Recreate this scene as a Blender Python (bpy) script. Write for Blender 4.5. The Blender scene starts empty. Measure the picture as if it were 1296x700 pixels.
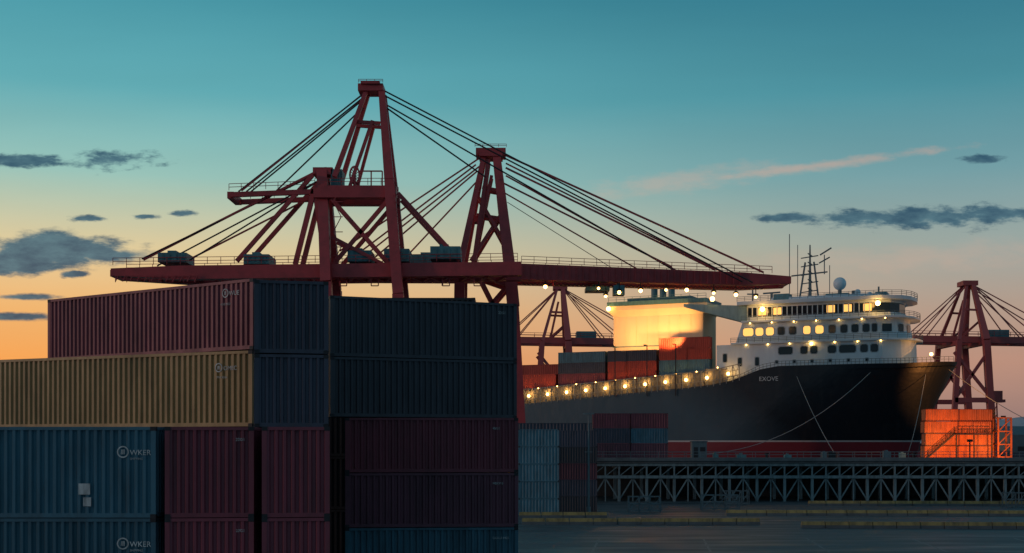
import bpy, math, random
from mathutils import Vector, Matrix
random.seed(7)
R=math.radians
scene=bpy.context.scene
scene.view_settings.view_transform='Standard'
scene.view_settings.look='None'
scene.view_settings.exposure=0

def lin(r,g,b):
    f=lambda c:(c/255/12.92) if c/255<=0.04045 else ((c/255+0.055)/1.055)**2.4
    return (f(r),f(g),f(b),1)

# ------------------------------------------------------------ mesh builder
class MB:
    def __init__(s): s.v=[];s.f=[];s.m=[];s.mi=0
    def add(s,vs,fs):
        o=len(s.v); s.v+= [tuple(v) for v in vs]
        for f in fs: s.f.append([i+o for i in f]); s.m.append(s.mi)
    def box(s,a,b):
        x0,y0,z0=a;x1,y1,z1=b
        s.add([(x0,y0,z0),(x1,y0,z0),(x1,y1,z0),(x0,y1,z0),(x0,y0,z1),(x1,y0,z1),(x1,y1,z1),(x0,y1,z1)],
              [(0,3,2,1),(4,5,6,7),(0,1,5,4),(1,2,6,5),(2,3,7,6),(3,0,4,7)])
    def beam(s,p,q,w,h=None,w2=None,h2=None):
        h=h or w; w2=w2 or w; h2=h2 or h
        p=Vector(p);q=Vector(q);d=(q-p)
        if d.length<1e-6:return
        d.normalize()
        side=Vector((0,1,0)) if abs(d.y)<0.9 else Vector((1,0,0))
        up=side.cross(d).normalized(); side=d.cross(up).normalized()
        vs=[]
        for c,ww,hh in((p,w,h),(q,w2,h2)):
            for a,b in((-1,-1),(1,-1),(1,1),(-1,1)):
                vs.append(c+side*a*hh/2+up*b*ww/2)
        s.add(vs,[(0,3,2,1),(4,5,6,7),(0,1,5,4),(1,2,6,5),(2,3,7,6),(3,0,4,7)])
    def cyl(s,p,q,r,n=8,r2=None):
        r2=r if r2 is None else r2
        p=Vector(p);q=Vector(q);d=(q-p).normalized()
        a=Vector((0,0,1)) if abs(d.z)<0.9 else Vector((1,0,0))
        u=d.cross(a).normalized();w=d.cross(u).normalized()
        vs=[]
        for c,rr in((p,r),(q,r2)):
            for i in range(n):
                t=2*math.pi*i/n; vs.append(c+u*math.cos(t)*rr+w*math.sin(t)*rr)
        s.add(vs,[(i,(i+1)%n,n+(i+1)%n,n+i) for i in range(n)]+[tuple(range(n))[::-1],tuple(range(n,2*n))])
    def sphere(s,c,r,n=10):
        vs=[];fs=[]
        m=n//2+1
        for j in range(m+1):
            ph=math.pi*j/m
            for i in range(n):
                th=2*math.pi*i/n
                vs.append((c[0]+r*math.sin(ph)*math.cos(th),c[1]+r*math.sin(ph)*math.sin(th),c[2]+r*math.cos(ph)))
        for j in range(m):
            for i in range(n):
                fs.append((j*n+i,(j+1)*n+i,(j+1)*n+(i+1)%n,j*n+(i+1)%n))
        s.add(vs,fs)
    def prism(s,poly,z0,z1,poly2=None):
        n=len(poly);poly2=poly2 or poly
        vs=[(p[0],p[1],z0) for p in poly]+[(p[0],p[1],z1) for p in poly2]
        s.add(vs,[(i,(i+1)%n,n+(i+1)%n,n+i) for i in range(n)]+[tuple(range(n))[::-1],tuple(range(n,2*n))])
    def rail(s,p,q,h=1.1,step=2.0,r=0.05,rows=2):
        p=Vector(p);q=Vector(q);L=(q-p).length;n=max(1,int(L/step))
        for i in range(n+1):
            a=p.lerp(q,i/n); s.beam(a,a+Vector((0,0,h)),r*1.6)
        for k in range(rows):
            z=Vector((0,0,h*(k+1)/rows)); s.beam(p+z,q+z,r*1.6)
    def mesh(s,name,mats):
        me=bpy.data.meshes.new(name); me.from_pydata(s.v,[],s.f)
        for m in mats: me.materials.append(m)
        me.polygons.foreach_set('material_index',s.m); me.update()
        return me
    def obj(s,name,mats,parent=None,loc=None,rot=0,smooth=False):
        me=s.mesh(name,mats)
        if smooth:
            me.polygons.foreach_set('use_smooth',[True]*len(me.polygons))
        return link(me,name,parent,loc,rot)
def link(data,name,parent=None,loc=None,rot=0):
    o=bpy.data.objects.new(name,data); scene.collection.objects.link(o)
    if parent: o.parent=parent
    if loc: o.location=loc
    o.rotation_euler[2]=rot
    return o
def empty(name,loc=(0,0,0),rot=0):
    return link(None,name,None,loc,rot)

# ------------------------------------------------------------ materials
def mat(name,col,rough=.55,metal=0,var=.35,scale=1.5,emis=None,estr=0,bump=0,stretch=(1,1,.25),dirt=(.02,.02,.022,1),rust=0):
    m=bpy.data.materials.new(name);m.use_nodes=True;n=m.node_tree.nodes;l=m.node_tree.links
    b=n['Principled BSDF'];b.inputs['Roughness'].default_value=rough;b.inputs['Metallic'].default_value=metal
    if len(col)==3: col=(*col,1)
    if var>0:
        tc=n.new('ShaderNodeTexCoord');mp=n.new('ShaderNodeMapping');mp.inputs['Scale'].default_value=stretch
        oi=n.new('ShaderNodeObjectInfo')
        ml=n.new('ShaderNodeMath');ml.operation='MULTIPLY';ml.inputs[1].default_value=60;l.new(oi.outputs['Random'],ml.inputs[0])
        l.new(ml.outputs[0],mp.inputs['Location'])
        l.new(tc.outputs['Object'],mp.inputs[0])
        no=n.new('ShaderNodeTexNoise');no.inputs['Scale'].default_value=scale;no.inputs['Detail'].default_value=8;no.inputs['Roughness'].default_value=.65
        l.new(mp.outputs[0],no.inputs[0])
        rp=n.new('ShaderNodeMapRange');rp.inputs[1].default_value=.42;rp.inputs[2].default_value=.75;rp.inputs[3].default_value=0;rp.inputs[4].default_value=var
        l.new(no.outputs[0],rp.inputs[0])
        mx=n.new('ShaderNodeMix');mx.data_type='RGBA';mx.inputs[6].default_value=col;mx.inputs[7].default_value=dirt
        l.new(rp.outputs[0],mx.inputs[0])
        out=mx.outputs[2]
        if rust:
            mp2=n.new('ShaderNodeMapping');mp2.inputs['Scale'].default_value=(3.2,3.2,.35);l.new(ml.outputs[0],mp2.inputs['Location']);l.new(tc.outputs['Object'],mp2.inputs[0])
            n3=n.new('ShaderNodeTexNoise');n3.inputs['Scale'].default_value=1.4;n3.inputs['Detail'].default_value=10;n3.inputs['Roughness'].default_value=.75;l.new(mp2.outputs[0],n3.inputs[0])
            r3=n.new('ShaderNodeMapRange');r3.inputs[1].default_value=.58;r3.inputs[2].default_value=.70;r3.inputs[4].default_value=rust;l.new(n3.outputs[0],r3.inputs[0])
            m3=n.new('ShaderNodeMix');m3.data_type='RGBA';m3.inputs[7].default_value=(.10,.055,.04,1);l.new(r3.outputs[0],m3.inputs[0]);l.new(out,m3.inputs[6]);out=m3.outputs[2]
        hs=n.new('ShaderNodeHueSaturation')
        r2=n.new('ShaderNodeMapRange');r2.inputs[3].default_value=.85;r2.inputs[4].default_value=1.15
        l.new(oi.outputs['Random'],r2.inputs[0]);l.new(r2.outputs[0],hs.inputs['Value']);l.new(out,hs.inputs['Color'])
        l.new(hs.outputs[0],b.inputs['Base Color'])
        rr=n.new('ShaderNodeMapRange');rr.inputs[3].default_value=rough-.12;rr.inputs[4].default_value=min(1,rough+.2)
        l.new(no.outputs[0],rr.inputs[0]);l.new(rr.outputs[0],b.inputs['Roughness'])
        if bump:
            bp=n.new('ShaderNodeBump');bp.inputs['Strength'].default_value=bump;bp.inputs['Distance'].default_value=.1
            l.new(no.outputs[0],bp.inputs['Height']);l.new(bp.outputs[0],b.inputs['Normal'])
    else: b.inputs['Base Color'].default_value=col
    if emis:
        b.inputs['Emission Color'].default_value=(*emis,1);b.inputs['Emission Strength'].default_value=estr
    return m
def paint(name,col,dirt=(.02,.02,.022,1),var=.55): return mat(name,col,.48,var=var,dirt=dirt,rust=.6)
C_RED=paint('paint_maroon',(.235,.046,.07),(.05,.03,.03,1))
C_MAR=paint('paint_dark_maroon',(.15,.048,.075))
C_BLUE=paint('paint_teal_blue',(.05,.155,.215))
C_SLATE=paint('paint_slate',(.058,.066,.098))
C_DARK=paint('paint_dark_slate',(.048,.054,.070))
C_BLACK=paint('paint_black',(.015,.017,.022))
C_MUS=paint('paint_mustard',(.40,.25,.10),(.12,.08,.04,1))
C_ORED=mat('paint_orange_red',(.48,.06,.035),.5)
C_LBLUE=paint('paint_light_blue',(.08,.20,.26))
C_ORANGE=mat('paint_orange',(.55,.15,.04),.5,var=.6)
C_ORFR=mat('paint_burnt_orange',(.20,.045,.02),.5,var=.5)
M_CAST=mat('dark_steel',(.03,.03,.035),.6,.3)
M_CRANE=mat('crane_red_paint',(.48,.050,.055),.45,var=.5,scale=.4,stretch=(1,1,1),dirt=(.10,.03,.03,1),rust=.5)
M_CRANE_FAR=mat('crane_red_hazed',(.46,.09,.09),.55,var=.2,scale=.3)  # paler red, distance haze put into the base colour
M_CABLE=mat('steel_cable',(.06,.035,.04),.5,.2,var=0)
M_TEAL=mat('machine_house_paint',(.10,.26,.29),.5,var=.5)
M_WHITE=mat('ship_white_paint',(.72,.84,.90),.4,var=.2,scale=.5,dirt=(.25,.25,.25,1))
M_GLASS=mat('dark_glass',(.012,.02,.025),.12,var=0)
M_LIT=mat('lit_window',(.5,.3,.1),.4,var=0,emis=(1,.52,.12),estr=1.3)
M_BULB=mat('lamp_bulb',(1,.8,.5),.4,var=0,emis=(1,.50,.12),estr=18)
M_CREAM=mat('cream_paint',(.80,.64,.42),.6,var=.25,scale=.3,dirt=(.4,.3,.2,1))
M_STEEL=mat('galvanised_steel',(.13,.18,.20),.5,.2,var=.3)
M_FRAME=mat('window_frame_paint',(.35,.42,.45),.5,var=0)
M_CONC=mat('concrete',(.12,.14,.15),.8,var=.5,scale=.4,stretch=(1,1,1))
M_YEL=mat('yellow_paint',(.36,.25,.08),.6,var=.85,scale=1)
M_TXT=mat('stencil_white',(.6,.65,.65),.6,var=.8,scale=4)
M_ROPE=mat('mooring_rope',(.28,.30,.30),.8,var=0)

# ------------------------------------------------------------ container
cache={}
def container_mesh(L,W,H,m,per=.26,m2=None):
    k=(round(L,2),round(W,2),round(H,2),m.name,per)
    if k in cache:return cache[k]
    b=MB();p=.14;br=.16;tr=.11
    def strip(P0,P1,N,a=br,c=H-tr):
        P0=Vector(P0);P1=Vector(P1);N=Vector(N);ln=(P1-P0).length;d=(P1-P0).normalized()
        n=max(2,round(ln/per));st=ln/n;pts=[]
        for i in range(n):
            for fr,dp in((.0,.012),(.32,.012),(.48,.085),(.84,.085)):
                pts.append(P0+d*(i+fr)*st+N*dp)
        pts.append(P1+N*.012)
        vs=[(q.x,q.y,a) for q in pts]+[(q.x,q.y,c) for q in pts];nn=len(pts)
        b.add(vs,[(i,i+1,nn+i+1,nn+i) for i in range(nn-1)])
    b.mi=0
    strip((p,0,0),(L-p,0,0),(0,1,0)); strip((L-p,W,0),(p,W,0),(0,-1,0))
    strip((0,W-p,0),(0,p,0),(1,0,0)); strip((L,p,0),(L,W-p,0),(-1,0,0))
    b.box((p*.5,p*.5,H-.06),(L-p*.5,W-p*.5,H-.03))
    b.mi=1
    e=.006
    for x in(0,L-p):
        for y in(0,W-p): b.box((x-e,y-e,.13),(x+p+e,y+p+e,H-.13))
    for z0,z1 in((.02,br),(H-tr,H-.005)):
        for y in(0,W-.1): b.box((p,y,z0),(L-p,y+.1,z1))
        for x in(0,L-.1): b.box((x,p,z0),(x+.1,W-p,z1))
    b.mi=2
    for x in(-.01,L-.17):
        for y in(-.01,W-.17):
            for z in(0,H-.125): b.box((x,y,z),(x+.18,y+.18,z+.125))
    me=b.mesh('container_body',[m,m2 or m,M_CAST]);cache[k]=me
    return me
def cont(corner,ang,L,W,H,m,right=False,name='shipping_container',parent=None,per=.26,m2=None):
    x,y,z=corner
    if right: x-=L*math.cos(R(ang));y-=L*math.sin(R(ang))
    return link(container_mesh(L,W,H,m,per,m2),name,parent,(x,y,z),R(ang))
def label(o,txt,x,z,size,y=-.012,mt=M_TXT):
    c=bpy.data.curves.new('stencil_lettering','FONT');c.body=txt;c.size=size;c.extrude=.002;c.materials.append(mt)
    t=bpy.data.objects.new('stencil_lettering',c);scene.collection.objects.link(t);t.parent=o
    t.location=(x,y,z);t.rotation_euler=(R(90),0,0);return t
def emblem(o,x,z,r):
    b=MB();n=20
    for i in range(n):
        a=2*math.pi*i/n;c=2*math.pi*(i+1)/n
        vs=[(math.cos(t)*q,0,math.sin(t)*q) for t,q in((a,r),(c,r),(c,r*.78),(a,r*.78))]
        b.add([(v[0]+x,-.014,v[2]+z) for v in vs],[(0,1,2,3)])
    for k in range(3):
        b.add([(x-r*.35+k*r*.25,-.014,z-r*.4),(x-r*.22+k*r*.25,-.014,z-r*.4),(x-r*.1+k*r*.2,-.014,z+r*.4),(x-r*.25+k*r*.2,-.014,z+r*.4)],[(0,1,2,3)])
    b.obj('emblem',[M_TXT],o)

CZ=11.1
o=cont((-9.47,46.2,14.5),-34.6,12.19,2.44,2.6,C_RED,True)
emblem(o,10.75,2.15,.17);label(o,'WUE',10.95,2.05,.24);label(o,'4310 22G1',10.5,1.7,.12)
o=cont((-9.5,46.2,11.67),-24.9,13.7,2.44,2.8,C_MUS,True)
emblem(o,12.2,2.2,.17);label(o,'OMEC',12.42,2.1,.22);label(o,'7719 45G1',12.1,1.8,.11)
for k in range(4): cont((-9.5,46.25,k*2.9),-24.9,13.7,2.44,2.9,C_DARK,True)
for k in range(4):
    o=cont((-11.28,40,k*2.9),-.4 if k==3 else 0,12.19,2.44,2.9,C_BLUE,True)
    emblem(o,11.16,2.1,.19);label(o,'WKER',11.38,2.0,.24);label(o,'SHIPPING',11.38,1.85,.1)
    if k==3:
        b=MB();b.box((9.75,-.016,.75),(10.12,-.010,1.1));b.box((9.9,-.016,.38),(10.15,-.010,.66));b.obj('placards',[M_TXT],o)
    o=cont((-10.98,40,k*2.9),6,2.76,5.7,2.9,C_RED if k>1 else C_MAR)
    label(o,'22G1',2.2,2.45,.13)
    cont((-7.93,40.1,k*2.9),8.5,2.12,5.7,2.9,C_RED if k>1 else C_MAR)
for k in range(2):
    cont((-8.86,43.5,11.62+k*2.55),12,2.52,2.44,2.53,C_SLATE)
for k in range(7): cont((-14,62,k*2.6),0,12.19,2.44,2.6,C_BLACK)
zz=[0,2.5,5.05,7.45,9.8,12.18]
cols=[C_BLUE,C_DARK,C_BLUE,C_MAR,C_RED]
hs=[2.49,2.54,2.39,2.34,2.36]
for k in range(5):
    o=cont((-7.12,54,zz[k]),4,7.4,2.44,hs[k],cols[k])
    label(o,['','','OOLU 4421','MSKV 8','45G1'][k],6.3,hs[k]-.5,.14)
cont((-7.76,54,12.19),22,8.6,2.44,2.58,C_DARK)
o=cont((-7.76,54,14.78),22,8.6,2.44,2.6,C_DARK)
label(o,'22G1',7.7,2.1,.16)

# ------------------------------------------------------------ yard container blocks (mid distance)
for k in range(5):
    cont((1.0,190,k*2.62),0,6.06,5.0,2.6,C_LBLUE,per=.5)
pal=[C_SLATE,C_MAR,C_SLATE,C_RED,C_DARK]
for k in range(5):
    cont((7.4,200,k*2.6),0,6.06,2.44,2.6,[C_DARK,C_SLATE,C_MAR,C_DARK,C_SLATE][k],per=.4)
for k in range(5):
    cont((-3,222,k*2.9),0,17,2.44,2.9,[C_DARK,C_MAR,C_SLATE,C_DARK,C_SLATE][k],per=.6)
for k in range(3):
    for j in range(2):
        cont((15.6+j*7.3,243,8.02+k*2.9),0,7.1,2.44,2.88,[[C_MAR,C_MAR],[C_SLATE,C_BLUE],[C_RED,C_RED]][k][j],per=.5)

# ------------------------------------------------------------ cranes
class Crane:
    """Ship-to-shore gantry crane drawn from an elevation at a fixed metre scale."""
    def __init__(s,name,Y,mid=6.5,mat_=M_CRANE):
        s.k=(Y-mid*.5)/1600.;s.b=MB();s.c=MB();s.mid=mid;s.root=empty(name,((0,Y-mid,0)));s.h=MB();s.mat=mat_
    def p(s,u,v,d=0): return Vector(((u-648)*s.k,d,CZ+(560-v)*s.k))
    def bm(s,a,b,w,d=0,d2=None,w2=None,h=None):
        s.b.beam(s.p(*a,d),s.p(*b,d if d2 is None else d2),w*s.k,h or w*s.k,(w2 or w)*s.k,h or (w2 or w)*s.k)
    def cb(s,a,b,d=0,d2=None,r=.11):
        s.c.cyl(s.p(*a,d),s.p(*b,d if d2 is None else d2),r,6)
    def done(s):
        s.b.obj('frame',[s.mat],s.root);s.c.obj('stay_cables',[M_CABLE],s.root)
        if s.h.v:s.h.obj('machinery_house',[M_TEAL],s.root)
A=Crane('gantry_crane',236)
for d,t,g in((0,5,3),(13,8,10)):
    m_=(d+t)/2
    A.bm((482,112),(494,238),8,t,m_,w2=12);A.bm((494,238),(506,375),13,m_,d);A.bm((506,375),(512,633),14,d)
    A.bm((462,112),(424,225),5,t,m_,w2=6)
    A.bm((470,150),(443,238),4,t,m_)
    A.bm((406,212),(416,360),13,t,d);A.bm((416,360),(420,633),14,d)
    A.bm((398,244),(502,244),15,g)
    A.bm((420,252),(502,345),5,g);A.bm((490,255),(422,335),5,g);A.bm((504,245),(582,330),5,g)
    A.bm((396,222),(300,331),5,g);A.bm((398,240),(374,335),6,g);A.bm((398,240),(412,335),5,g)
    A.bm((420,300),(505,345),4,g)
    A.bm((292,247),(400,243),6,g)
    A.bm((447,151),(480,153),4,t)
    A.bm((416,420),(508,420),10,d)
    A.bm((142,345),(230,346),9,g,w2=17);A.bm((230,346),(660,341),17,g)
A.bm((452,108),(484,108),9,6.5,h=4.5);A.b.beam(A.p(456,103,6.5),A.p(480,103,6.5),.5,5.5)
A.b.rail(A.p(453,103,4),A.p(484,103,4),.6,1.5,.05)
A.bm((395,215),(420,215),9,6,h=4)
for u,v,a_,c_ in((496,240,2,11),(406,225,4,9),(506,345,0,13),(416,345,0,13),(144,346,3,10),(292,247,3,10),(300,346,3,10),(620,342,3,10),(210,346,3,10)):
    A.b.beam(A.p(u,v,a_),A.p(u,v,c_),1.2,1.2)
for u in range(160,640,24):
    A.b.beam(A.p(u,350,3),A.p(u+12,350,10),.5,.5);A.b.beam(A.p(u+24,350,3),A.p(u+12,350,10),.5,.5)
for d in(1.8,10):
    A.b.rail(A.p(146,337,d),A.p(655,331,d),1.3,2.4,.06)
    A.b.rail(A.p(292,243,d),A.p(400,239,d),1.2,2.2,.06)
    A.b.rail(A.p(400,236,d),A.p(500,236,d),1.2,2.2,.06)
A.b.rail(A.p(150,359,1.4),A.p(250,359,1.4),1.2,2,.06)
for u in range(150,250,9): A.bm((u,358),(u+4,350),1,1.4)
for s_,e_,t,dd in(((458,116),(302,243),5,3),((456,122),(312,243),5,3),((462,112),(300,240),8,10),((455,128),(330,243),8,10),
             ((398,218),(180,328),5,3),((398,222),(186,330),8,10),((396,230),(240,330),5,3)):
    A.cb(s_,e_,t,dd,r=.15)
A.bm((398,217),(180,328),2.6,4);A.bm((396,238),(215,330),2,9)
A.bm((455,118),(306,242),1.6,5,3)
for s_,e_,dd,d2 in(((486,112),(972,345),5,18),((486,118),(958,344),5,18),((486,124),(905,342),8,24),((486,132),(612,200),5,20)):
    A.cb(s_,e_,dd,d2,r=.15)
def hbox(cr,u0,v0,u1,v1,d0,d1):
    a=cr.p(u0,v1,d0);c=cr.p(u1,v0,d1);cr.h.box(a,c)
    w=c.x-a.x
    for i in range(4): cr.h.box((a.x+w*(.1+.22*i),a.y-.08,a.z+.3),(a.x+w*(.22+.22*i),a.y-.01,c.z-.4))
    cr.h.box((a.x+w*.3,a.y+.8,c.z),(a.x+w*.6,c.y-.8,c.z+.5))
hbox(A,202,321,238,333,2,8);hbox(A,310,323,342,335,2,9);hbox(A,418,213,432,234,4,8)
hbox(A,440,317,470,331,3,9);hbox(A,486,315,518,331,3,10);hbox(A,545,313,583,329,2,10)
for i in range(14):
    a=2*math.pi*i/14;c2=2*math.pi*(i+1)/14
    A.b.beam(A.p(449+6*math.cos(a),222+11*math.sin(a),3),A.p(449+6*math.cos(c2),222+11*math.sin(c2),3),.3)
    A.b.beam(A.p(449,222,3),A.p(449+6*math.cos(a),222+11*math.sin(a),3),.12)
A.b.beam(A.p(449,222,3),A.p(449,236,3),.5)
for u in(455,470,484): A.bm((u,217),(u,238),1.6,3)
A.bm((455,217),(484,217),1.6,3)
for u in(430,470,560,600): A.bm((u,352),(u,362),1.2,3);A.bm((u,362),(u+9,362),1.2,3);A.bm((u+9,352),(u+9,362),1.2,3)
for k in range(11): A.bm((499+k*.75,250+k*9),(504+k*.75,250+k*9),.8,1)
for k in range(6):
    v=352-k*19;sgn=1 if k%2 else -1
    A.bm((428-5*sgn,v),(428+5*sgn,v-19),1,2);A.bm((422,v-19),(435,v-19),.9,2)
A.done()
B=Crane('gantry_crane',254)
for d,t,g in((0,5,3),(13,8,10)):
    B.bm((628,192),(645,340),10,t,d,w2=14);B.bm((645,340),(650,390),15,d);B.bm((650,390),(664,634),13,d)
    B.bm((612,196),(583,340),6,t,d,w2=8);B.bm((583,340),(579,634),13,d)
    B.bm((618,200),(600,330),5,t,g);B.bm((622,220),(598,335),4,t,g)
    B.bm((610,235),(636,240),4,t);B.bm((603,270),(638,275),4,t)
    B.bm((640,260),(596,330),4,t,g);B.bm((604,245),(640,310),4,t,g)
    B.bm((585,340),(650,362),8,g);B.bm((604,345),(624,385),5,g);B.bm((648,355),(622,385),5,g)
    B.bm((576,420),(654,420),10,d)
    B.bm((430,344),(655,345),16,g)
    B.bm((655,345),(940,354),20,g,w2=16);B.bm((940,354),(1000,355),16,g,w2=9)
B.bm((602,190),(640,190),9,6.5,h=4.5);B.b.rail(B.p(601,185,4),B.p(641,185,4),.6,1.5,.05)
B.bm((606,194),(636,194),5,6.5,h=5.4)
for u,v,a_,c_ in((646,345,0,13),(582,345,0,13),(750,350,3,10),(850,352,3,10),(930,354,3,10),(996,355,3,10),(480,344,3,10),(540,344,3,10),(604,275,5,8),(636,275,5,8)):
    B.b.beam(B.p(u,v,a_),B.p(u,v,c_),1.2,1.2)
for d in(1.6,10):
    B.b.rail(B.p(660,334,d),B.p(975,347,d),1.3,2.4,.06)
for i in range(34):
    u=664+i*8.2;v=345+(u-655)*.0316
    B.b.box(B.p(u-.5,v+7.5,1.2),B.p(u+.5,v-7.5,1.55))
for u0,v0,u1,v1,t,d,w in((640,194,966,345,5,3,2.2),(640,200,930,343,8,10,1.8),(640,210,905,342,5,3,2.2),(640,216,866,339,8,10,1.8),(638,230,850,338,5,3,2),(638,238,815,337,8,10,1.6)):
    B.b.beam(B.p(u0,v0,t),B.p(u1,v1,d),w*B.k,w*B.k)
for a,c,t,d in(((606,198),(430,318),5,3),((606,204),(440,330),8,10),((604,214),(470,330),5,3),((604,222),(500,330),8,10),((602,206),(455,320),5,3)):
    B.b.beam(B.p(*a,t),B.p(*c,d),1.8*B.k,1.8*B.k)
B.cb((642,255),(785,345),4,r=.07)
hbox(B,742,362,772,367,4,9);hbox(B,776,362,790,374,2,5)
hbox(B,520,322,560,334,3,10)
for u in(560,700,820): B.bm((u,356),(u,362),2,3)
for i in range(60):
    u=662+i*5.1;v=357+i*.09
    B.c.cyl(B.p(u,v,4.5),B.p(u+2.5,v+3,4.5),.07,4);B.c.cyl(B.p(u+2.5,v+3,4.5),B.p(u+5.1,v,4.5),.07,4)
B.done()
lampsB=[(757,366),(783,371),(766,376),(810,369),(842,368),(868,368),(902,372),(930,374),(955,377),(690,364)]
bl=MB();hd=MB()
for i,(u,v) in enumerate(lampsB):
    q=B.p(u,v,2);bl.sphere(q,.36 if i%2 else .26,8);hd.beam(q+Vector((0,0,.4)),q+Vector((0,0,1.9)),.15);hd.cyl(q+Vector((0,0,.3)),q+Vector((0,0,.7)),.6,8,.3)
bl.obj('boom_lamp_bulbs',[M_BULB],B.root);hd.obj('boom_lamp_shades',[M_CAST],B.root)
def far_crane(u0,v0,Y,flip=1,sc=1.0):
    c=Crane('gantry_crane',Y,10,mat_=M_CRANE_FAR)
    P=lambda a,b:(u0+a*flip*sc,v0+b*sc)
    for d,t,g in((0,8,5),(20,12,15)):
        c.bm(P(4,0),P(10,75),5,t,d,w2=8);c.bm(P(10,75),P(20,230),8,d)
        c.bm(P(-3,0),P(-24,75),3,t,d,w2=4);c.bm(P(-24,75),P(-34,230),6,d)
        c.bm(P(-2,20),P(-14,75),2.5,t,g);c.bm(P(-12,35),P(9,36),2.5,(t+d)/2)
        c.bm(P(8,50),P(-20,75),2.5,g)
        c.bm(P(-75,72),P(130,75),8,g)
        c.bm(P(-30,90),P(18,150),3.5,d);c.bm(P(12,90),P(-30,150),3.5,d);c.bm(P(-30,150),P(16,150),6,d)
        for e in(-75,-58): c.b.beam(c.p(*P(-4,3),t),c.p(*P(e,68),g),1.2*c.k)
        for e in(60,85,125): c.b.beam(c.p(*P(6,3),t),c.p(*P(e,71),g),1.2*c.k)
        c.b.rail(c.p(*P(-75,67),g),c.p(*P(130,70),g),1.4,5,.09)
    c.bm(P(-9,0),P(10,0),6,10,h=6)
    for a,b in((10,78),(-24,78)): c.b.beam(c.p(*P(a,b),0),c.p(*P(a,b),20),1.5,1.5)
    for a,b in((-70,74),(60,75),(120,75)): c.b.beam(c.p(*P(a,b),5),c.p(*P(a,b),15),1.5,1.5)
    c.h.box(c.p(*P(22,70),6),c.p(*P(48,60),14))
    c.done()
far_crane(1231,357,420)
far_crane(709,362,450,1,.95)
far_crane(1420,395,560,1,.8)

# ------------------------------------------------------------ ship
SH=empty('cargo_ship',(98.7,280,0),R(-25))
def interp(x,tab):
    for (a,b),(c,d) in zip(tab,tab[1:]):
        if x<=c: return b+(d-b)*max(0,min(1,(x-a)/(c-a)))
    return tab[-1][1]
ztop=lambda t:interp(t,[(0,28.9),(10,28.4),(37,28.3),(41,27.6),(46,25.4),(52,24.2),(98,20.6),(170,20.6)])
t0f=lambda z:interp(z,[(-2,8.9),(7.5,8.7),(11,8.0),(16,6.2),(21,3.9),(25,1.9),(28.9,0)])
def half(t,z):
    t0=t0f(z);f=max(0,min(1,(z-5)/23));Le=52-27*f
    s=max(0,min(1,(t-t0)/Le));ex=.62-.12*f
    h=12.2*(1-(1-s)**2)**(ex+.25*(1-f))
    if t>150: h*=max(.0,1-((t-150)/20)**2*.35)
    return h
b=MB();rows=14;colsn=80;LT=168
grid=[]
for side in(1,-1):
    g=[]
    for j in range(rows+1):
        r=[]
        for i in range(colsn+1):
            u=(i/colsn)**1.6
            zt=ztop(u*LT)
            z=-2+(zt+2)*(j/rows)
            t=t0f(z)+(LT-t0f(z))*u
            r.append((-t,-side*half(t,z),z))
        g.append(r)
    flat=[p for r in g for p in r];w=colsn+1
    fs=[]
    for j in range(rows):
        for i in range(colsn):
            q=(j*w+i,j*w+i+1,(j+1)*w+i+1,(j+1)*w+i)
            fs.append(q if side<0 else q[::-1])
    b.add(flat,fs);grid.append(g)
w=colsn+1;top0=[(x,y,z-1.1) for x,y,z in grid[0][-1]];top1=[(x,y,z-1.1) for x,y,z in grid[1][-1]]
b.mi=1;b.add(top0+top1,[(i,i+1,w+i+1,w+i) for i in range(colsn)])
b.mi=0
tr=[g[-1] for g in grid[0]]+[g[-1] for g in grid[1]];n=rows+1
b.add(tr,[(i,i+1,n+i+1,n+i) for i in range(rows)])
mh=bpy.data.materials.new('hull_paint_sky_sheen');mh.use_nodes=True;N=mh.node_tree.nodes;Lk=mh.node_tree.links;bs=N['Principled BSDF']
tc=N.new('ShaderNodeTexCoord');sp=N.new('ShaderNodeSeparateXYZ');Lk.new(tc.outputs['Object'],sp.inputs[0])
def math_(nt,op,a,b_=None,c_=None,clamp=False):
    n=nt.nodes.new('ShaderNodeMath');n.operation=op;n.use_clamp=clamp
    for i,x in enumerate((a,b_,c_)):
        if x is None:continue
        if isinstance(x,(int,float)): n.inputs[i].default_value=x
        else: nt.links.new(x,n.inputs[i])
    return n.outputs[0]
def mixc(nt,f,a,b_):
    n=nt.nodes.new('ShaderNodeMix');n.data_type='RGBA'
    for i,x in((0,f),(6,a),(7,b_)):
        if isinstance(x,(int,float)): n.inputs[i].default_value=x
        elif isinstance(x,tuple): n.inputs[i].default_value=x if len(x)==4 else (*x,1)
        else: nt.links.new(x,n.inputs[i])
    return n.outputs[2]
nt=mh.node_tree
no=N.new('ShaderNodeTexNoise');no.inputs['Scale'].default_value=.5;no.inputs['Detail'].default_value=8
mp=N.new('ShaderNodeMapping');mp.inputs['Scale'].default_value=(1.5,1.5,.2);Lk.new(tc.outputs['Object'],mp.inputs[0]);Lk.new(mp.outputs[0],no.inputs[0])
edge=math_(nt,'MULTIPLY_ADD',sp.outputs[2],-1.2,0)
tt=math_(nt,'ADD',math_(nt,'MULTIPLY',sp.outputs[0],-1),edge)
sky_refl=math_(nt,'MULTIPLY_ADD',tt,.05,-.85,clamp=True)
c0=mixc(nt,sky_refl,(.009,.013,.020),(.050,.095,.125))  # black hull; aft slate tone is sky reflection mixed into the colour
c1=mixc(nt,math_(nt,'GREATER_THAN',sp.outputs[2],11.55),(.5,.5,.5),c0)
c2=mixc(nt,math_(nt,'GREATER_THAN',sp.outputs[2],11.2),(.20,.026,.038),c1)
stn=math_(nt,'MULTIPLY_ADD',no.outputs[0],3,-1.65,clamp=True)
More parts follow.
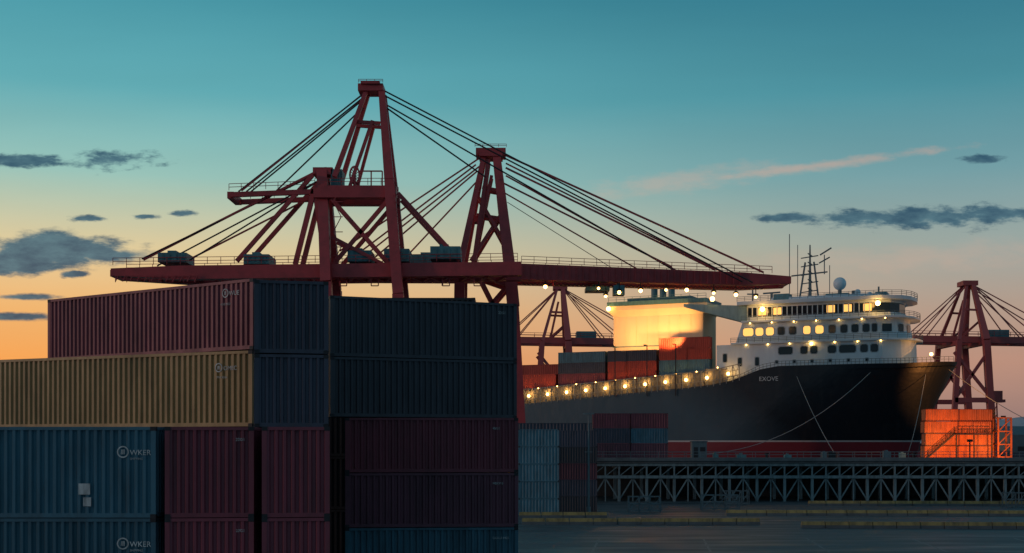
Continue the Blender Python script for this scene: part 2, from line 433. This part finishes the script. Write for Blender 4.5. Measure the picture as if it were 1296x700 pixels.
c3=mixc(nt,math_(nt,'MULTIPLY',stn,.3),c2,(.08,.065,.06))
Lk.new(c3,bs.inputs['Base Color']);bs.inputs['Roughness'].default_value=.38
bpn=N.new('ShaderNodeBump');bpn.inputs['Strength'].default_value=.4;bpn.inputs['Distance'].default_value=.3
n2=N.new('ShaderNodeTexNoise');n2.inputs['Scale'].default_value=.25;n2.inputs['Detail'].default_value=3;Lk.new(tc.outputs['Object'],n2.inputs[0]);Lk.new(n2.outputs[0],bpn.inputs['Height']);Lk.new(bpn.outputs[0],bs.inputs['Normal'])
M_DECK=mat('deck_green_grey',(.05,.07,.07),.7)
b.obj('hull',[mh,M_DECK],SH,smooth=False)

def plan(t0,t1,c):
    return [(-t1,c),(-t1,-c),(-(t0+6),-c),(-(t0+2.2),-c*.82),(-(t0+.6),-c*.5),(-t0,0),(-(t0+.6),c*.5),(-(t0+2.2),c*.82),(-(t0+6),c)]
poly=plan
s=MB()
s.prism(poly(8.6,52,9.8),27.35,33.6,poly(8.8,52,9.8));s.box((-52,-9.79,22.8),(-38,9.79,27.34));s.prism(poly(7.4,48.5,10.5),33.6,34.0)
s.prism(poly(9.6,47.5,9.6),34.0,38.5,poly(10.2,46,9.6));s.prism(poly(8.0,46,10.8),38.5,38.9)
s.prism(poly(11,45,9.2),38.9,39.9);s.prism(poly(11,45,9.2),42.0,42.6)
s.prism(poly(8.6,47,10.6),42.6,43.4)
s.prism(poly(14,40,6.5),43.4,44.4)
s.obj('deckhouse',[M_WHITE],SH)
g=MB();g.prism(poly(11.2,44.8,9.05),39.9,42.0);g.obj('bridge_glass',[M_GLASS],SH)
s=MB()
for i in range(25):
    t=11.5+6+i*(27.4/24)
    s.box((-t-.1,-9.3,39.9),(-t+.1,-9.06,42.0))
s.obj('bridge_mullions',[M_WHITE],SH)
s=MB()
s.add([(-45,-9.5,42.5),(-60,-9.5,43.6),(-60,-9.5,42.9),(-45,-9.5,38.6),(-45,3,42.5),(-60,3,43.6),(-60,3,42.9),(-45,3,38.6)],
      [(0,1,2,3),(7,6,5,4),(0,4,5,1),(1,5,6,2),(2,6,7,3)])
s.obj('aft_wing',[mat('wing_teal_paint',(.22,.36,.38),.5)],SH)
wd=MB();wl=MB();fr=MB()
def win(t,z,w,h,lit,c=9.8):
    x=-t;b_=wl if lit else wd
    r=min(w,h)*.2
    def oc(w,h): return [(x-w/2+r,z-h/2),(x+w/2-r,z-h/2),(x+w/2,z-h/2+r),(x+w/2,z+h/2-r),(x+w/2-r,z+h/2),(x-w/2+r,z+h/2),(x-w/2,z+h/2-r),(x-w/2,z-h/2+r)]
    b_.add([(p[0],-c-.05,p[1]) for p in oc(w,h)],[tuple(range(8))])
    fr.add([(p[0],-c-.03,p[1]) for p in oc(w+.3,h+.3)],[tuple(range(8))])
for t,w,l in((36,3.2,0),(31.8,1.6,0),(29.6,1.6,0),(25.6,1.8,0),(22.2,3.6,0),(18.6,1.6,0),(16.4,1.6,0)):
    win(t,31.9,w,1.7,l)
for t,w,l in((44.6,2.4,1),(42.0,1.8,1),(39.6,1.8,1),(37,1.6,0),(34.4,1.6,0),(31.2,1.6,1),(28.4,1.8,1),(25.6,1.5,0),(23.0,1.5,0),(20.6,1.5,0),(18.2,1.5,0),(16.4,1.1,0)):
    win(t,36.4,w,1.8,l,9.6)
for t in(18,22.3,26,38,41.5): wl.add([(-t-.9,-9.12,40.1),(-t+.9,-9.12,40.1),(-t+.9,-9.12,41.8),(-t-.9,-9.12,41.8)],[(0,1,2,3)])
for t,z in((46.5,29.6),(42.5,29.6),(50,30.6)): win(t,z,.9,1.9,0)
for t in range(18,40,4): win(t,29.4,.6,.6,0)
pl=plan(9.85,47,9.64)
for a,b_ in((2,3),(3,4),(4,5)):
    A_=Vector((*pl[a],0));B_=Vector((*pl[b_],0))
    p=A_.lerp(B_,.25);q=A_.lerp(B_,.75);off=Vector((.12,-.12,0));z=36.4;h=1.7
    wd.add([tuple((p+off)[:2])+(z-h/2,),tuple((q+off)[:2])+(z-h/2,),tuple((q+off)[:2])+(z+h/2,),tuple((p+off)[:2])+(z+h/2,)],[(0,1,2,3)])
fr.obj('window_frames',[M_FRAME],SH);wd.obj('cabin_windows',[M_GLASS],SH);wl.obj('lit_cabin_windows',[M_LIT],SH)
s=MB()
def railpoly(pl,z,h=1.1,step=1.8):
    pts=[pl[i] for i in(1,2,3,4,5,6,7)]
    for a,b_ in zip(pts,pts[1:]): s.rail((a[0],a[1],z),(b_[0],b_[1],z),h,step,.05,3)
railpoly(plan(7.4,48.5,10.4),34.0);railpoly(plan(8.0,46,10.7),38.9);railpoly(plan(8.6,47,10.5),43.4)
prev=None
for i in range(0,60):
    t=.6+i*.85;p=(-t,-half(t,ztop(t))+.1,ztop(t))
    if prev: s.rail(prev,p,1.1,2,.05,2)
    prev=p
s.beam((-32.5,0,44),(-32.5,0,57),.7,.7,.25,.25);s.beam((-35,0,44),(-33.6,0,53),.35);s.beam((-30.5,0,44),(-31.6,0,53),.35)
for z in(46,48,50,52,54):
    s.beam((-34.6,0,z),(-30.6,0,z+.4),.22);s.beam((-32.5,-2.2,z+.7),(-32.5,2.2,z+.7),.2)
s.beam((-36.8,0,50),(-28.5,0,50.5),.3);s.beam((-30.2,-1,52.5),(-28.2,1,54),.25);s.beam((-29.2,0,50),(-29.2,0,54.5),.2)
s.beam((-37.5,1,44),(-37.5,1,60),.16);s.beam((-35.8,2,44),(-35.8,2,57.5),.14);s.beam((-28,0,44),(-28,0,52),.15)
s.beam((-30.2,0,54.5),(-27.6,0,56),.3);s.beam((-46,0,43),(-46,0,49),.3);s.beam((-44.5,-1,46),(-47.5,1,46.4),.3)
s.cyl((-25.7,0,44),(-25.7,0,46.4),.45);s.cyl((-17,0,44),(-17,0,46.5),.2);s.cyl((-22,-3,44),(-22,-3,45.5),.5)
s.beam((-41,-2,43.4),(-41,-2,46),.5);s.beam((-43,-2,46),(-39,-2,46.1),.35)
s.obj('rails_and_masts',[M_STEEL],SH)
s=MB();s.sphere((-25.7,0,47.6),1.5,16);s.sphere((-21,-4,45),.7,10);s.sphere((-19.5,3,45.2),.6,10);s.obj('radar_dome',[M_WHITE],SH,smooth=True)
s=MB();s.box((-28,-5,43.41),(-23,-1,44.9));s.box((-39.5,-6.6,43.41),(-36,-3,45.2));s.box((-17,-5,43.41),(-14.5,-2,44.7));s.obj('roof_lockers',[M_TEAL],SH)
s=MB()
P=[(-79,-5.5),(-56.5,-5.5),(-56.5,5.5),(-79,5.5)];P2=[(-80.3,-6.3),(-55.4,-6.3),(-55.4,6.3),(-80.3,6.3)]
s.prism(P,22,41.6);s.prism(P,41.6,43.2,P2);s.prism(P2,43.2,44.2)
for i in range(9): s.box((-78.6+i*2.72,-5.58,34.5),(-78.5+i*2.72,-5.5,41.5))
s.obj('funnel_casing',[M_CREAM],SH)
s=MB();s.prism([(x*1.0,y*1.05) for x,y in P2],44.22,45.2);s.box((-76,-4,45.2),(-60,4,46.2))
for t in(66,68.2,70.4): s.cyl((-t,0,46),(-t,0,49.2),.8,12)
s.rail((-80,-6.4,45.2),(-55.5,-6.4,45.2),1.1,2,.05);s.box((-79.2,-5.62,34.2),(-56.3,-5.52,34.45))
s.obj('funnel_top',[M_TEAL],SH)
def sc(t,c,z,m): link(container_mesh(12.19,2.44,2.6,m,.5),'deck_container',SH,(-t-12.19,-c,z))
pc=[C_ORED,C_ORED,C_RED,C_SLATE,C_LBLUE,C_ORED,C_MAR]
hatch=MB();hatch.box((-150,-11,19.5),(-53,11,22.6));hatch.obj('hatch_covers',[M_DECK],SH)
ti=[4,4,4,3,3,3,3]
for bi in range(7):
    t=53.5+bi*12.9
    for r in range(8):
        c=10.6-r*2.6
        if bi in(0,1) and -9.2<c<8.2: continue
        for k in range(ti[bi]+(1 if (bi==0 and r==0) else 0)-(1 if (bi+r)%5==3 else 0)):
            random.seed(bi*97+r*13+k*5);sc(t,c,22.62+k*2.61,random.choice(pc))
s=MB();bl=MB()
for i in range(0,50):
    t=46+i*1.5;z=ztop(t);z2=ztop(t+1.5);y=-12.25
    s.beam((-t,y,z-.2),(-t,y,z+3.6),.16)
    s.beam((-t,y,z+3.6),(-t-1.5,y,z2+3.6),.2);s.beam((-t,y,z+1.2),(-t-1.5,y,z2+1.2),.14)
    s.beam((-t,y,z+2.4),(-t-1.5,y,z2+2.4),.10)
    s.beam((-t,y,z+.1),(-t-1.5,y,z2+3.5),.08)
    s.beam((-t-1.5,y,z2+.1),(-t,y,z+3.5),.08)
    if i%3==0: s.beam((-t,y,z+3.6),(-t,-10.9,z+3.6),.14)
s.obj('side_walkway',[mat('walkway_steel',(.3,.32,.3),.5)],SH)
s=MB()
for i in range(17):
    t=49+i*5.5;z=ztop(t); s.box((-t-5.4,-11.3,z-.8),(-t-.1,-11.15,z+3.3))
    for q in range(3): s.box((-t-1.2-q*1.7,-11.36,z-.6),(-t-1.0-q*1.7,-11.3,z+3.2))
s.obj('coaming_plates',[mat('coaming_paint',(.24,.23,.2),.6,var=.8)],SH)
def pt(name,parent,loc,e,col=(1,.48,.12),rad=.3):
    d=bpy.data.lights.new(name,'POINT');d.energy=e;d.color=col;d.shadow_soft_size=rad
    o=bpy.data.objects.new(name,d);scene.collection.objects.link(o);o.parent=parent;o.location=loc;return o
for i in range(14):
    t=48.5+i*5.0;z=ztop(t)+1.9
    bl.sphere((-t,-12.55,z),.36,8);pt('walkway_lamp',SH,(-t,-12.1,z+.5),190)
    bl.sphere((-t-2.5,-12.45,z+1.5),.13,6)
for q in((-41,-10.9,41.4),(-15.5,-10.9,41.6),(-4.5,-9.2,30.2),(-79.5,-7.6,43.5),(-53,-9.8,44.4),(-30,-10.8,33.2)):
    bl.sphere(q,.55 if q[2]>41 else .35,10)
for t in range(14,47,5): bl.sphere((-t,-10.3,38.35),.13,6);bl.sphere((-t-1,-10.0,33.45),.12,6)
pt('bridge_lamp',SH,(-41,-11.8,41.2),260);pt('bridge_lamp',SH,(-15.5,-11.9,41.2),260);pt('bow_lamp',SH,(-5.2,-9.4,31),200)
bl.obj('lamp_bulbs',[M_BULB],SH)
def spot(name,parent,loc,tgt,e,ang=110,col=(1,.46,.13)):
    d=bpy.data.lights.new(name,'SPOT');d.energy=e;d.color=col;d.spot_size=R(ang);d.spot_blend=.6;d.shadow_soft_size=.4
    o=bpy.data.objects.new(name,d);scene.collection.objects.link(o);o.parent=parent;o.location=loc
    o.rotation_euler=(Vector(tgt)-Vector(loc)).to_track_quat('-Z','Y').to_euler();return o
spot('floodlight',SH,(-61,-14,34.4),(-65,-5.5,39),7000,105);spot('floodlight',SH,(-68,-14,34.4),(-68,-5.5,39),4400,110);spot('floodlight',SH,(-76,-14,34.4),(-74,-5.5,39),3400,110)
s=MB()
for t in(61,68,76): s.beam((-t,-12.6,22),(-t,-12.6,34),.2);s.beam((-t,-12.6,33.9),(-t,-13.8,33.9),.12);s.box((-t-.3,-14.2,33.7),(-t+.3,-13.7,34.0))
s.obj('floodlight_masts',[M_CAST],SH)
c=bpy.data.curves.new('ship_name','FONT');c.body='EXOVE';c.size=1.4;c.extrude=.03;c.materials.append(M_TXT)
t=bpy.data.objects.new('ship_name',c);scene.collection.objects.link(t);t.parent=SH;t.location=(-41.4,-12.45,25.0);t.rotation_euler=(R(90),0,0)
SHm=Matrix.Translation((98.7,280,0))@Matrix.Rotation(R(-25),4,'Z')
def rope(p,q,sag,b_):
    p=Vector(p);q=Vector(q);pr=p
    for i in range(1,17):
        f=i/16;c_=p.lerp(q,f)-Vector((0,0,sag*4*f*(1-f)));b_.cyl(pr,c_,.07,5);pr=c_
b=MB()
rope(SHm@Vector((-33,-12,26)),(66,258,8.6),1,b)
rope(SHm@Vector((-17,-11,26.5)),(38,250,8.8),4,b)
rope(SHm@Vector((-6,-6.5,26)),(82,262,8.6),1.5,b)
rope(SHm@Vector((-2,-2.5,27.5)),(128,262,8.6),3,b)
b.obj('mooring_lines',[M_ROPE])

# ------------------------------------------------------------ elevated pier
PR=empty('pier',(0,0,0))
s=MB()
s.box((14.5,238,7.2),(330,262,8.0))
s.box((14.5,237.6,7.6),(330,238,8.25))
s.obj('deck_slab',[M_CONC],PR)
s=MB()
s.beam((14.5,238.5,6.9),(330,238.5,6.9),.5);s.beam((14.5,238.3,4.6),(330,238.3,4.6),.55)
x=15.0;i=0
while x<250:
    s.beam((x,238.5,7.2),(x,238.5,4.6),.28);s.beam((x,238.5,4.6),(x,238.5,0),.5 if i%2==0 else .2)
    if i%2==0:
        s.beam((x,238.5,.2),(x+2.6,238.5,4.4),.24);s.beam((x+5.2,238.5,.2),(x+2.6,238.5,4.4),.24)
        s.beam((x,248,7.2),(x,248,0),.6);s.beam((x,238.5,6.4),(x,260,6.4),.45)
    s.beam((x,238.5,4.7),(x+2.6,238.5,6.8),.14)
    x+=2.6;i+=1
s.obj('lattice_girder',[mat('pier_steel',(.18,.25,.27),.5,.1,var=.7)],PR)
s=MB();s.rail((14.5,238.2,8.25),(250,238.2,8.25),1.1,2.6,.05,2);s.rail((14.5,261,8.0),(250,261,8.0),1.1,3.5,.05,2)
s.obj('handrails',[M_STEEL],PR)
s=MB();s.box((-60,262,-6),(330,263,7.1));s.obj('quay_wall',[mat('quay_concrete',(.05,.06,.065),.85,scale=.4)],PR)
def bollard(x,y):
    s=MB();s.cyl((0,0,0),(0,0,.7),.35,10,.28);s.cyl((0,0,.7),(0,0,.95),.5,10,.5);s.obj('bollard',[M_CAST],None,(x,y,8.01))
for x in(38,52,66,82,128): bollard(x,258 if x!=38 else 250)
cb=empty('switchgear_cabin',(34.5,242,8.0));s=MB();s.box((0,0,0),(2.8,2.4,3.2));s.box((-.15,-.15,3.2),(2.95,2.55,3.4));s.obj('walls',[M_STEEL],cb)
s=MB();s.box((.3,-.04,.2),(1.1,-.01,2.2));s.box((1.5,-.04,1.3),(2.5,-.01,2.2));s.obj('door_and_window',[M_CAST],cb)
random.seed(4)
for k in range(22):
    x=40+k*6.1+random.uniform(-3,3);w=random.uniform(.8,2.4);h=random.uniform(.5,1.5)
    if 79<x<100: continue
    s=MB();s.box((0,0,0),(w,.9,h));s.box((w*.2,.2,h),(w*.6,.6,h+.25));s.box((-.05,-.05,0),(.05,.95,h+.1));s.obj('equipment_crate',[random.choice([M_TEAL,M_STEEL,M_CAST])],None,(x,random.uniform(240,250),8.02))
for k in range(4):
    for j in range(2):
        cont((82.2+j*6.9+(.25 if k%2 else 0),252+j*.5+(k%2)*.15,8.02+k*2.45),0,6.7,2.44,2.40,C_ORANGE,per=.45,m2=C_ORFR)
        if j==1 or k<3: cont((84.2+j*6.9,256,8.02+k*2.45),0,6.8,2.44,2.44,C_ORANGE,per=.5)
sr=empty('steel_scaffold',(96.9,252,8.0));s=MB()
for x in(0,2.6):
    for y in(0,2.6): s.beam((x,y,0),(x,y,8),.3)
for z in(0.2,2.7,5.3,8):
    for y in(0,2.6): s.beam((0,y,z),(2.6,y,z),.22)
    for x in(0,2.6): s.beam((x,0,z),(x,2.6,z),.22)
for z in(.2,2.7,5.3): s.beam((0,0,z),(2.6,0,z+2.6),.18)
s.obj('frame',[C_ORANGE],sr)
s=MB();s.beam((82.5,251.2,8),(88,251.2,12.8),.25);s.rail((82.5,251.2,8),(88,251.2,12.8),1.1,1,.06);s.rail((88,251.2,12.8),(95.5,251.2,12.8),1.1,1.2,.06)
s.box((88,250.9,12.6),(95.5,251.6,12.75))
for x in(88.3,91.8,95.3): s.beam((x,251.2,8),(x,251.2,12.6),.2)
s.obj('access_stair',[M_CAST])
yl=empty('yard_floodlight',(88,243,8.0));s=MB();s.beam((0,0,0),(0,0,3.2),.2);s.box((-.5,-.2,3.2),(.5,.2,3.7));s.obj('stand',[M_CAST],yl)
spot('floodlight_beam',yl,(-2,1.5,3.6),(-3,9,5),4200,150,(1,.27,.05))
spot('floodlight_beam',yl,(8,3.5,2.0),(8,9,5),2000,150,(1,.3,.06))
sb=empty('bow_floodlight',(99.5,256,16));s=MB();s.box((-.4,-.3,0),(.4,.3,.5));s.beam((0,0,0),(-1.2,-1.2,-.2),.15);s.obj('housing',[M_CAST],sb)
spot('floodlight_beam',sb,(0,.5,.8),(-2.5,22,8),24000,60,(1,.36,.08))

# ------------------------------------------------------------ yard furniture
def barrier(x0,x1,y,dy):
    root=empty('yellow_kerb_barrier',(x0,y,0),math.atan2(dy,x1-x0));L=math.hypot(x1-x0,dy)
    s=MB();n=int(L/3)
    for i in range(n):
        a=i*L/n;s.mi=0;j=random.uniform(-.06,.06)
        s.prism([(a+.04,-.5+j),(a+L/n-.04,-.5+j),(a+L/n-.04,.5+j),(a+.04,.5+j)],0.0,.4)
        s.mi=1;s.prism([(a+.04,-.46+j),(a+L/n-.04,-.46+j),(a+L/n-.04,.46+j),(a+.04,.46+j)],.402,.85,[(a+.08,-.28+j),(a+L/n-.08,-.28+j),(a+L/n-.08,.28+j),(a+.08,.28+j)])
    s.obj('segments',[M_CONC,M_YEL],root)
barrier(1.3,33.5,171,0);barrier(37.5,110,164,-4);barrier(32.5,120,192,-3);barrier(52,130,222,-3);barrier(1,14,186,0)
def mast(x,y,h):
    r=empty('light_mast',(x,y,0));s=MB();s.cyl((0,0,0),(0,0,h),.18,8,.1);s.box((-.9,-.15,h),(.9,.15,h+.2));s.cyl((0,0,0),(0,0,1),.35,8);s.beam((-.6,0,h*.62),(.6,0,h*.62),.12);s.obj('pole',[M_STEEL],r)
mast(12.0,198,15.5);mast(104,236,14)
def rack(x,y,w):
    r=empty('pallet_rack',(x,y,0));s=MB()
    for a in range(4):
        for c_ in(0,1.6): s.beam((a*w/3,c_,0),(a*w/3,c_,2.6),.14)
    for z in(.3,1.4,2.5):
        for c_ in(0,1.6): s.beam((0,c_,z),(w,c_,z),.14)
    for a in range(3): s.beam((a*w/3,0,.3),((a+1)*w/3,0,2.5),.1)
    s.mi=0;s.obj('frame',[M_STEEL],r)
rack(18.5,200,5);rack(31,206,6);rack(38,224,4);rack(84,215,5)
s=MB()
for y,z in((150,.004),(182,.004),(206,.004)): s.add([(4,y,z),(140,y-3,z),(140,y-2.8,z),(4,y+.2,z)],[(0,1,2,3)])
for x in range(8,110,12): s.add([(x,128,.004),(x+.25,128,.004),(x+2.25,150-3.5,.004),(x+2,150-3.5,.004)],[(0,1,2,3)])
s.obj('lane_markings',[mat('worn_white_paint',(.20,.23,.23),.7,var=.9,scale=3)])

# ------------------------------------------------------------ ground, water, hills
def asphalt():
    m=bpy.data.materials.new('asphalt');m.use_nodes=True;nt=m.node_tree;N=nt.nodes;b_=N['Principled BSDF']
    tc=N.new('ShaderNodeTexCoord');mp=N.new('ShaderNodeMapping');mp.inputs['Scale'].default_value=(.06,.25,1);nt.links.new(tc.outputs['Object'],mp.inputs[0])
    n1=N.new('ShaderNodeTexNoise');n1.inputs['Scale'].default_value=1;n1.inputs['Detail'].default_value=10;nt.links.new(mp.outputs[0],n1.inputs[0])
    mr=N.new('ShaderNodeMapRange');mr.inputs[1].default_value=.35;mr.inputs[2].default_value=.7;nt.links.new(n1.outputs[0],mr.inputs[0])
    nt.links.new(mixc(nt,mr.outputs[0],(.032,.048,.058),(.075,.105,.115)),b_.inputs['Base Color'])
    m2=N.new('ShaderNodeMapRange');m2.inputs[3].default_value=.35;m2.inputs[4].default_value=.8;nt.links.new(mr.outputs[0],m2.inputs[0]);nt.links.new(m2.outputs[0],b_.inputs['Roughness'])
    bp=N.new('ShaderNodeBump');bp.inputs['Strength'].default_value=.5;bp.inputs['Distance'].default_value=.05
    n2=N.new('ShaderNodeTexNoise');n2.inputs['Scale'].default_value=1.5;n2.inputs['Detail'].default_value=8;nt.links.new(tc.outputs['Object'],n2.inputs[0])
    nt.links.new(n2.outputs[0],bp.inputs['Height']);nt.links.new(bp.outputs[0],b_.inputs['Normal']);return m
s=MB();s.add([(-3000,-3000,0),(3000,-3000,0),(3000,262,0),(-3000,262,0)],[(0,1,2,3)]);s.obj('ground',[asphalt()])
mw=mat('sea_water',(.02,.04,.05),.15,var=.3,scale=.3,bump=.6,stretch=(1,.4,1))
s=MB();s.add([(-9000,262,-2),(9000,262,-2),(9000,14000,-2),(-9000,14000,-2)],[(0,1,2,3)]);s.obj('water',[mw])
s=MB();s.box((100,425,-3),(900,900,3));s.box((-600,445,-3),(60,900,3));s.obj('far_quay',[M_CONC])
random.seed(11)
hb=MB();n=160;pts=[]
for i in range(n+1):
    x=-2500+5500*i/n;h=60+35*math.sin(i*.11+1)+18*math.sin(i*.37)+random.uniform(-5,5)
    pts.append((x,max(12,h)))
for i in range(n):
    (x0,h0),(x1,h1)=pts[i],pts[i+1]
    hb.add([(x0,3600,-3),(x1,3600,-3),(x1,3900,h1),(x0,3900,h0),(x0,4400,-3),(x1,4400,-3)],[(0,1,2,3),(3,2,5,4)])
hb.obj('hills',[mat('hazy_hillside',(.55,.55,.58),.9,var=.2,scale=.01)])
def shed(x,y,w,d,h,m):
    r=empty('warehouse',(x,y,3));s=MB();s.box((0,0,0),(w,d,h));s.add([(0,0,h),(w,0,h),(w,d,h),(0,d,h),(0,d/2,h+h*.3),(w,d/2,h+h*.3)],[(0,1,5,4),(2,3,4,5),(0,4,3),(1,2,5)]);s.obj('walls_and_roof',[m],r)
    s=MB()
    for i in range(int(w/9)): s.box((3+i*9,-.1,0),(7+i*9,-.02,h*.6))
    s.obj('doors',[M_CAST],r)
shed(185,470,60,25,11,M_STEEL);shed(255,520,70,30,14,M_TEAL);shed(-80,600,120,30,12,M_STEEL)
r=empty('radio_tower',(168,440,3));s=MB()
for a in(-1,1): s.beam((a*1.5,0,0),(a*.6,0,24),.4)
for k in range(8): s.beam((-1.5+.11*k,0,k*3),(1.5-.11*(k+1),0,k*3+3),.25)
s.box((-3,-2,22),(3,2,23));s.box((-2,-2,23),(2,2,26));s.obj('lattice',[M_CRANE_FAR],r)
for k in range(14):
    for j in range(1+k%3): cont((112+k*13,432,3+j*2.6),0,12.2,2.44,2.6,pal[(k+j)%5],per=1)

# ------------------------------------------------------------ world
w=bpy.data.worlds.new('World');scene.world=w;w.use_nodes=True;nt=w.node_tree;N=nt.nodes;bg=N['Background']
try:
    w.cycles.sampling_method='MANUAL';w.cycles.sample_map_resolution=512
except Exception: pass
tc=N.new('ShaderNodeTexCoord');sp=N.new('ShaderNodeSeparateXYZ');nt.links.new(tc.outputs['Generated'],sp.inputs[0])
x,y,z=sp.outputs
M=lambda op,a,b_=None,c_=None,clamp=False:math_(nt,op,a,b_,c_,clamp)
def ramp(stops):
    r=N.new('ShaderNodeValToRGB')
    e=r.color_ramp.elements
    while len(e)<len(stops): e.new(.5)
    for i,(p,c_) in enumerate(stops): e[i].position=p;e[i].color=lin(*c_)
    nt.links.new(z,r.inputs[0]);return r.outputs[0]
left=ramp([(0,(228,122,58)),(.06,(248,164,84)),(.10,(242,182,112)),(.145,(222,200,152)),(.20,(152,194,184)),(.26,(98,172,180)),(.33,(68,147,162)),(.6,(25,80,104)),(1,(15,45,70))])
right=ramp([(0,(135,112,112)),(.06,(184,140,122)),(.10,(178,154,138)),(.15,(150,163,158)),(.20,(112,155,162)),(.26,(72,140,154)),(.33,(46,114,134)),(.6,(20,70,92)),(1,(15,45,70))])
fx=N.new('ShaderNodeMapRange');fx.interpolation_type='SMOOTHSTEP';fx.inputs[1].default_value=-.30;fx.inputs[2].default_value=.40;nt.links.new(x,fx.inputs[0])
sky=mixc(nt,fx.outputs[0],left,right)
ys=M('MAXIMUM',y,.05);gx=M('DIVIDE',x,ys);gz=M('DIVIDE',z,ys)
cv=N.new('ShaderNodeCombineXYZ');nt.links.new(M('MULTIPLY',gx,14),cv.inputs[0]);nt.links.new(M('MULTIPLY',gz,38),cv.inputs[1])
nz=N.new('ShaderNodeTexNoise');nz.inputs['Scale'].default_value=2.2;nz.inputs['Detail'].default_value=9;nz.inputs['Roughness'].default_value=.62;nt.links.new(cv.outputs[0],nz.inputs[0])
nn=M('SUBTRACT',nz.outputs[0],.5)
def blob(px,py,rx,rz,soft=.5,k=4.0,rot=0):
    dx=M('SUBTRACT',gx,(px-648)/1600);dz=M('SUBTRACT',gz,(560-py)/1600)
    if rot:
        c_,s_=math.cos(rot),math.sin(rot)
        dx,dz=M('ADD',M('MULTIPLY',dx,c_),M('MULTIPLY',dz,s_)),M('SUBTRACT',M('MULTIPLY',dz,c_),M('MULTIPLY',dx,s_))
    a=M('POWER',M('ABSOLUTE',M('MULTIPLY',dx,1600/rx)),2);b_=M('POWER',M('ABSOLUTE',M('MULTIPLY',dz,1600/rz)),2)
    d=M('SUBTRACT',M('SQRT',M('ADD',a,b_)),M('MULTIPLY',nn,k))
    r=N.new('ShaderNodeMapRange');r.interpolation_type='SMOOTHSTEP';r.inputs[1].default_value=1+soft*.6;r.inputs[2].default_value=1-soft;r.inputs[3].default_value=0;r.inputs[4].default_value=1
    nt.links.new(d,r.inputs[0]);return r.outputs[0]
dark=None
for a in((66,318,108,21,.35,2.0),(8,334,86,16,.35,2.0),(130,323,80,9,.5,2.2),(62,304,50,14,.4,2.2),(138,203,54,11),(30,203,52,8),(1000,275,44,7),(1095,277,76,11),(1180,276,84,13),(1262,271,74,11),(15,401,54,5,.6,2.5),(30,376,44,4,.6,2.5),(110,277,26,4),(180,274,18,3),(232,270,16,4),(90,347,17,4),(1245,202,36,5)):
    m=blob(*a);dark=m if dark is None else M('MAXIMUM',dark,m)
front=N.new('ShaderNodeMapRange');front.inputs[1].default_value=.1;front.inputs[2].default_value=.3;nt.links.new(y,front.inputs[0])
shade=M('MULTIPLY_ADD',nn,3.8,.4,clamp=True)
ccol=mixc(nt,shade,lin(76,112,126),lin(38,74,98))
sky=mixc(nt,M('MULTIPLY',M('MULTIPLY',dark,front.outputs[0]),.94),sky,ccol)
pk=M('MAXIMUM',blob(1010,213,150,6,1,3.2,.13),M('MULTIPLY',blob(860,230,110,11,1.2,3.5,.12),.7))
pk=M('MAXIMUM',pk,M('MULTIPLY',blob(1180,325,170,14,1.2,3.5,.05),.45))
sky=mixc(nt,M('MULTIPLY',M('MULTIPLY',pk,front.outputs[0]),.36),sky,lin(235,172,142))
c2v=N.new('ShaderNodeCombineXYZ');nt.links.new(M('MULTIPLY',gx,3),c2v.inputs[0]);nt.links.new(M('MULTIPLY',gz,16),c2v.inputs[1])
nz2=N.new('ShaderNodeTexNoise');nz2.inputs['Scale'].default_value=1;nz2.inputs['Detail'].default_value=4;nt.links.new(c2v.outputs[0],nz2.inputs[0])
vv=M('MULTIPLY_ADD',M('SUBTRACT',nz2.outputs[0],.5),.2,1)
hs_=N.new('ShaderNodeHueSaturation');nt.links.new(sky,hs_.inputs['Color']);nt.links.new(vv,hs_.inputs['Value'])
dm=N.new('ShaderNodeMapRange');dm.interpolation_type='SMOOTHSTEP';dm.inputs[1].default_value=-.3;dm.inputs[2].default_value=.75;dm.inputs[3].default_value=.68;dm.inputs[4].default_value=1;nt.links.new(y,dm.inputs[0])
dmc=N.new('ShaderNodeMapRange');dmc.interpolation_type='SMOOTHSTEP';dmc.inputs[1].default_value=-.3;dmc.inputs[2].default_value=.75;nt.links.new(y,dmc.inputs[0])
east=mixc(nt,dmc.outputs[0],lin(100,136,156),hs_.outputs[0])
mu=N.new('ShaderNodeVectorMath');mu.operation='SCALE';nt.links.new(east,mu.inputs[0]);nt.links.new(dm.outputs[0],mu.inputs['Scale'])
ns=N.new('ShaderNodeTexSky');ns.sky_type='NISHITA';ns.sun_disc=False;ns.sun_elevation=R(8);ns.sun_rotation=R(-110);ns.altitude=10
sc_=N.new('ShaderNodeVectorMath');sc_.operation='SCALE';sc_.inputs['Scale'].default_value=.003;nt.links.new(ns.outputs[0],sc_.inputs[0])
ad=N.new('ShaderNodeVectorMath');ad.operation='ADD';nt.links.new(mu.outputs[0],ad.inputs[0]);nt.links.new(sc_.outputs[0],ad.inputs[1])
nt.links.new(ad.outputs[0],bg.inputs['Color']);bg.inputs['Strength'].default_value=1
d=bpy.data.lights.new('sun','SUN');d.energy=.45;d.angle=R(5);d.color=(1,.64,.52)
o=bpy.data.objects.new('sun',d);scene.collection.objects.link(o)
o.rotation_euler=(Vector((.94,.30,-.14))).to_track_quat('-Z','Y').to_euler()

# ------------------------------------------------------------ camera
cam=bpy.data.cameras.new('camera');co=bpy.data.objects.new('camera',cam);scene.collection.objects.link(co)
co.location=(0,0,CZ);co.rotation_euler=(R(90),0,0)
cam.sensor_width=36;cam.lens=36*1600/1296;cam.shift_y=210/1296;cam.clip_start=.5;cam.clip_end=20000
scene.camera=co
